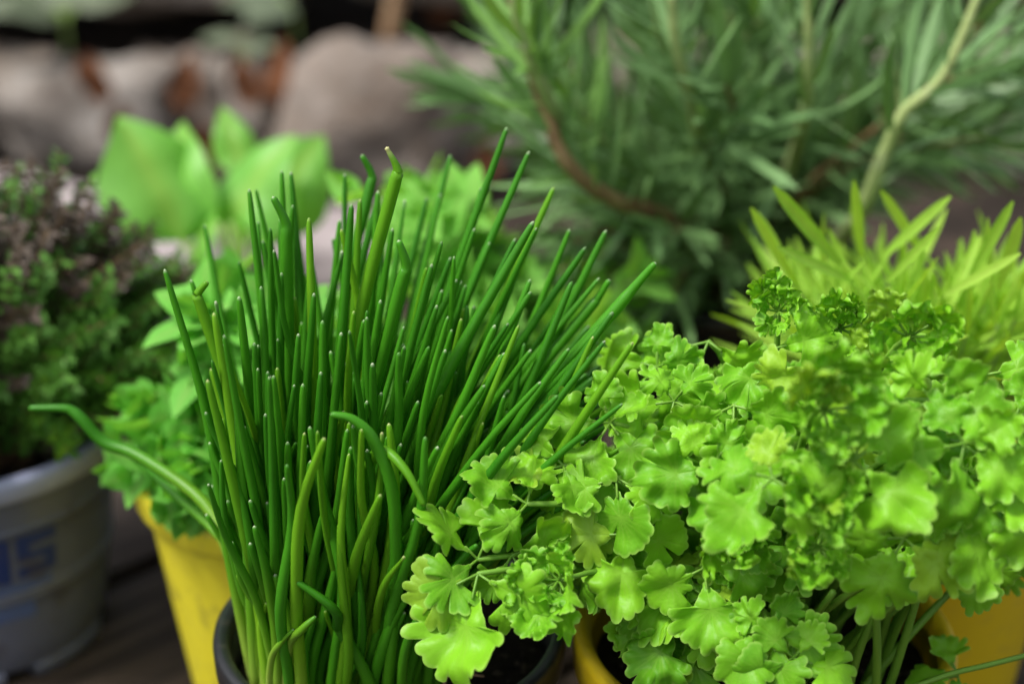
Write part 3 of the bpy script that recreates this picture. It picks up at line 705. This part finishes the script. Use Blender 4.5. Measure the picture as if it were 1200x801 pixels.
for k in range(66):
    e = at(U(405, 770), U(215, 430), PM[1] + U(-.06, .04)); e.z = max(e.z, .085)
    if proj(e)[0] > 640 and proj(e)[1] < 300: continue
    shoot(P, [b0 + V(U(-.03, .03), U(-.03, .03), 0), b0.lerp(e, .55) + V(0, 0, .015), e], LV['mint'], U(.016, .024), 5, ang=68, per=2, updroop=.05)
P.finish()

# ------------------------------------------------------------ basil
ba = thing('basil_plant', (PB[0], PB[1], .038), 'basil with large smooth cupped leaves rising behind the oregano', 'basil')
P = Plant(ba, 60, M['basil']); b0 = V(PB[0], PB[1], .038)
def basil_leaf(px0, py0, px1, py1, Y, nrm, k, wid=1.0):
    a, b = at(px0, py0, Y), at(px1, py1, Y + .012); L = (b - a).length
    mb = MB(); tube(mb, bez(b0 + rv(.008), V(b0.x * .5 + a.x * .5, b0.y * .5 + a.y * .5, a.z * .9), a, 8), lambda t: .0022 - .0008 * t, 6)
    st = P.stem(mb, M['green_stem'])
    P.leaf(LV['basil'][k], frame(a, b - a, Vector(nrm), L) @ Matrix.Diagonal((wid, 1, 1, 1)), st)
basil_leaf(212, 282, 152, 132, .30, (.45, -.75, .55), 0, 1.25)
basil_leaf(218, 285, 190, 148, .31, (-.5, -.8, .35), 1, 1.1)
basil_leaf(262, 280, 318, 150, .31, (-.55, -.7, .6), 2, 1.15)
basil_leaf(300, 268, 372, 160, .33, (.2, -.8, .6), 3, 1.2)
basil_leaf(285, 205, 262, 122, .36, (.2, -.8, .5), 1, .9)
basil_leaf(255, 262, 205, 300, .29, (-.1, -.5, .9), 2, 1.2)
basil_leaf(270, 262, 300, 300, .29, (.1, -.5, .9), 0, 1.2)
basil_leaf(290, 270, 345, 262, .30, (.1, -.6, .8), 3, 1.0)
basil_leaf(250, 270, 250, 215, .34, (0, -.8, .6), 0, 1.0)
for k in range(6):
    x = U(190, 360); basil_leaf(x, U(300, 330), x + U(-60, 60), U(275, 360), .28, (U(-.3, .3), -.5, .9), k % 4)
P.finish()

# ------------------------------------------------------------ tarragon
ta = thing('tarragon_plant', (PT[0], PT[1], .096), 'yellow green tarragon with narrow strap leaves behind the parsley', 'tarragon')
P = Plant(ta, 298, M['tarragon']); b0 = V(PT[0], PT[1], .097)
for k in range(50):
    e = at(U(920, 1260), U(345, 430), PT[1] + U(-.045, .05))
    bb = b0 + V((e.x - b0.x) * .4, (e.y - b0.y) * .4, 0)
    shoot(P, [bb, bb.lerp(e, .55) + V(0, 0, .01), e], LV['tarragon'], U(.032, .045), 10, ang=55, per=1, twist=137, rad=.0012, start=.25, jit=.3)
st = P.stem(MB().add([b0, b0 + V(.001, 0, 0), b0 + V(0, .001, .001)], [(0, 1, 2)]), M['green_stem']) if False else ta
for x0, y0, x1, y1, Y in ((985, 310, 914, 233, .08), (930, 330, 888, 258, .09), (1000, 330, 925, 296, .07), (1010, 300, 1002, 226, .10), (1040, 330, 1092, 276, .06), (1035, 300, 1100, 242, .10), (1140, 320, 1182, 248, .08), (1075, 290, 1040, 235, .11), (1170, 340, 1196, 262, .08), (1100, 350, 1180, 306, .06)):
    a, b = at(x0, y0, Y), at(x1, y1, Y - .01)
    P.leaf(random.choice(LV['tarragon']), frame(a, b - a, (CAM - a).normalized() + V(0, 0, .4), (b - a).length * 1.2) @ Matrix.Diagonal((1.3, 1, 1, 1)), ta, 4)
P.finish()

# ------------------------------------------------------------ rosemary
ro = thing('rosemary_bush', (PR[0], PR[1], .095), 'large rosemary bush with dark needle leaves and woody stems', 'rosemary')
P = Plant(ro, 298, M['rosemary']); b0 = V(PR[0], PR[1], .096)
YR = PR[1]
def ros(pts, rad, mat, nodes, size, lv='rosemary', **kw):
    shoot(P, pts, LV[lv], size, nodes, ang=kw.pop('ang', 52), per=kw.pop('per', 3), twist=60, rad=rad, mat=mat, start=kw.pop('start', .12), n=6, jit=.45, **kw)
ros([b0, at(790, 262, YR - .09), at(720, 235, YR - .13), at(665, 190, YR - .14), at(632, 110, YR - .13), at(605, 20, YR - .12), at(590, -60, YR - .12)], .0048, 'wood_stem', 20, .040)
ros([b0, at(830, 250, YR - .03), at(815, 140, YR - .11), at(792, 50, YR - .13), at(785, -60, YR - .13)], .0044, 'pale_stem', 14, .044, per=2)
ros([b0, at(900, 260, YR), at(940, 150, YR - .10), at(948, 60, YR - .12), at(945, -50, YR - .12)], .0044, 'pale_stem', 14, .044, per=2)
ros([b0 + V(.03, 0, 0), at(1000, 262, YR - .13), at(1035, 185, YR - .15), at(1060, 132, YR - .155), at(1105, 90, YR - .155), at(1146, -2, YR - .15), at(1170, -70, YR - .15)], .0040, 'pale_stem', 8, .050, per=2, start=.3, ang=60)
ros([b0 + V(.03, 0, 0), at(1005, 250, YR - .08), at(1052, 140, YR - .10), at(1048, 70, YR - .09)], .0024, 'pale_stem', 10, .026, per=2)
for k in range(46):
    x1 = U(520, 1230); y1 = U(-110, 200)
    if x1 < 590 and y1 > 120: continue
    Y = YR + U(-.13, .14); e = at(x1, y1, Y)
    mid = at(820 + (x1 - 820) * .55, 230 + (y1 - 230) * .45 + U(-10, 35), YR + (Y - YR) * .6)
    young = random.random() < (.65 if x1 < 680 else .3)
    ros([b0 + V(U(-.03, .03), U(-.03, .03), 0), b0.lerp(mid, .5) + V(0, 0, .01), mid, mid.lerp(e, .5) + rv(.008), e], U(.0016, .0026), 'pale_stem' if young else 'wood_stem', 14, U(.036, .050), 'rosemary_young' if young else 'rosemary', start=.22)
ros([b0, at(700, 215, YR - .1), at(640, 110, YR - .14), at(608, 30, YR - .15), at(600, -40, YR - .15)], .0042, 'pale_stem', 13, .042, 'rosemary_young', per=2)
for k in range(26):                                  # low side shoots
    e = at(U(640, 1010), U(215, 350), YR + U(-.13, -.02)); e.z = max(e.z, .09)
    ros([b0 + V(U(-.03, .03), U(-.03, .0), 0), b0.lerp(e, .55) + V(0, 0, .018), e], .0015, 'wood_stem', 8, U(.034, .046))
P.finish()

# ------------------------------------------------------------ thyme
th = thing('thyme_plant', (PG[0], PG[1], .088), 'dark bushy thyme with purplish tips in the grey pot', 'thyme')
b0 = V(PG[0], PG[1], .089); TT = Matrix.Translation(-b0)
tl = [blade('tl', None, .30, ovate, .2, -.1, ny=3, nx=2) for _ in range(3)]
for k in range(470):
    z = U(-.05, 1) ** 1 if k % 2 else U(.35, 1); a = U(0, 6.28); q = math.sqrt(1 - z * z); s = U(.72, 1.06)
    e = b0 + V(q * math.cos(a) * .108 * s + .012, q * math.sin(a) * .085 * s, .016 + z * .114 * s + U(-.006, .006))
    rr_ = math.hypot(e.x - b0.x, e.y - b0.y)
    if rr_ > .066: e.z = max(e.z, .122 + U(0, .01))
    e.z = max(e.z, .106)
    purple = (e.z > .172 and random.random() < .62) or random.random() < .08
    b = b0 + V((e.x - b0.x) * .3, (e.y - b0.y) * .3, 0)
    c = catmull([b, b.lerp(e, .55) + V(0, 0, .014) + rv(.006), e], 6)
    sm = MB(); tube(sm, c, lambda t: .0009 * (1 - .6 * t), 4); st = obj('sprig', sm.mesh('sprig', M['wood_stem']), th, TT)
    fm = MB(); nn = 24
    for i in range(nn):
        t = .2 + .8 * (i + .5) / nn; ii = min(len(c) - 2, int(t * (len(c) - 1))); p = c[ii].lerp(c[ii + 1], t * (len(c) - 1) - ii); d = (c[ii + 1] - c[ii]).normalized()
        x = Matrix.Rotation(i * 1.57 + U(-.4, .4), 3, d) @ d.orthogonal().normalized(); L = U(.0062, .0095) * (1.1 - .35 * t)
        for sg in (-1, 1):
            fm.merge_mesh(random.choice(tl), frame(p, d * .55 + x * sg + rv(.25), d - x * sg * .5 + rv(.3), L), random.random())
            if i % 2 == 0: fm.merge_mesh(random.choice(tl), frame(p, d * .8 + x * sg + rv(.8), d + rv(.6), L * .75), random.random())
    o = obj('foliage', fm.mesh('foliage', M['thyme_purple' if purple else 'thyme']), st); o['kind'] = 'stuff'

# ------------------------------------------------------------ leaves and litter in the background
for i, (px, py, Y, n_, s, lab) in enumerate(((75, 14, 1.12, 5, .07, 'grey green broad leaved plant on the bank above the pale block stones'), (285, 50, 1.08, 3, .04, 'small grey green leaved plant in a gap between stones'), (345, 2, 1.12, 3, .06, 'grey green broad leaved plant beside the dark gap on the bank'), (450, 95, 1.06, 2, .03, 'tiny seedling growing in front of the large grey stone'))):
    c = at(px, py, Y); rt = thing('leafy_plant', c, lab, 'plant'); P = Plant(rt, 20, M['hosta'])
    for k in range(n_):
        a = U(0, 6.28); d = V(math.cos(a), math.sin(a) * .6 - .3, U(.1, .5))
        mb = MB(); tube(mb, [c + V(0, 0, -.04), c + V(0, 0, -.01), c + d * s * .2], .002, 5); st = P.stem(mb, M['green_stem'])
        P.leaf(LV['hosta'][k % 4], frame(c + d * s * .2, d, V(0, -.4, 1) + rv(.3), s * U(.8, 1.1)), st)
    P.finish()
dl = [(120, 95, 1.04, .05, 'curled rust brown dead leaf leaning on the pale block stone'), (212, 105, 1.06, .055, 'rust brown dead leaf wedged upright between two narrow stones'), (332, 105, 1.03, .065, 'large rust orange dead leaf standing beside the big grey stone'), (135, 145, .98, .04, 'orange dead leaf lying above the basil'), (515, 8, 1.2, .05, 'orange dead leaf on the dark bank next to the rosemary'), (250, 170, .95, .045, 'brown dead leaf on the earth beyond the basil'), (570, 185, .95, .04, 'dark brown dead leaf at the foot of the stones by the rosemary'), (295, 100, 1.02, .05, 'tan dead leaf propped against a slim stone')]
for px, py, Y, s, lab in dl:
    c = at(px, py, Y)
    o = obj('dry_leaf', random.choice(LV['dry'])); o.matrix_world = frame(c + V(0, 0, -.02), V(U(-.4, .4), .2, 1), V(U(-.4, .4), -1, .2), s); tag(o, lab, 'dead leaf')
mb = MB(); tube(mb, catmull([at(455, 45, 1.1), at(462, 10, 1.1), at(470, -30, 1.1), at(480, -90, 1.12)], 5), .008, 7)
tag(obj('cut_stem', mb.mesh('cut_stem', M['root'])), 'pale brown woody stem rising from the dark bank', 'stem')
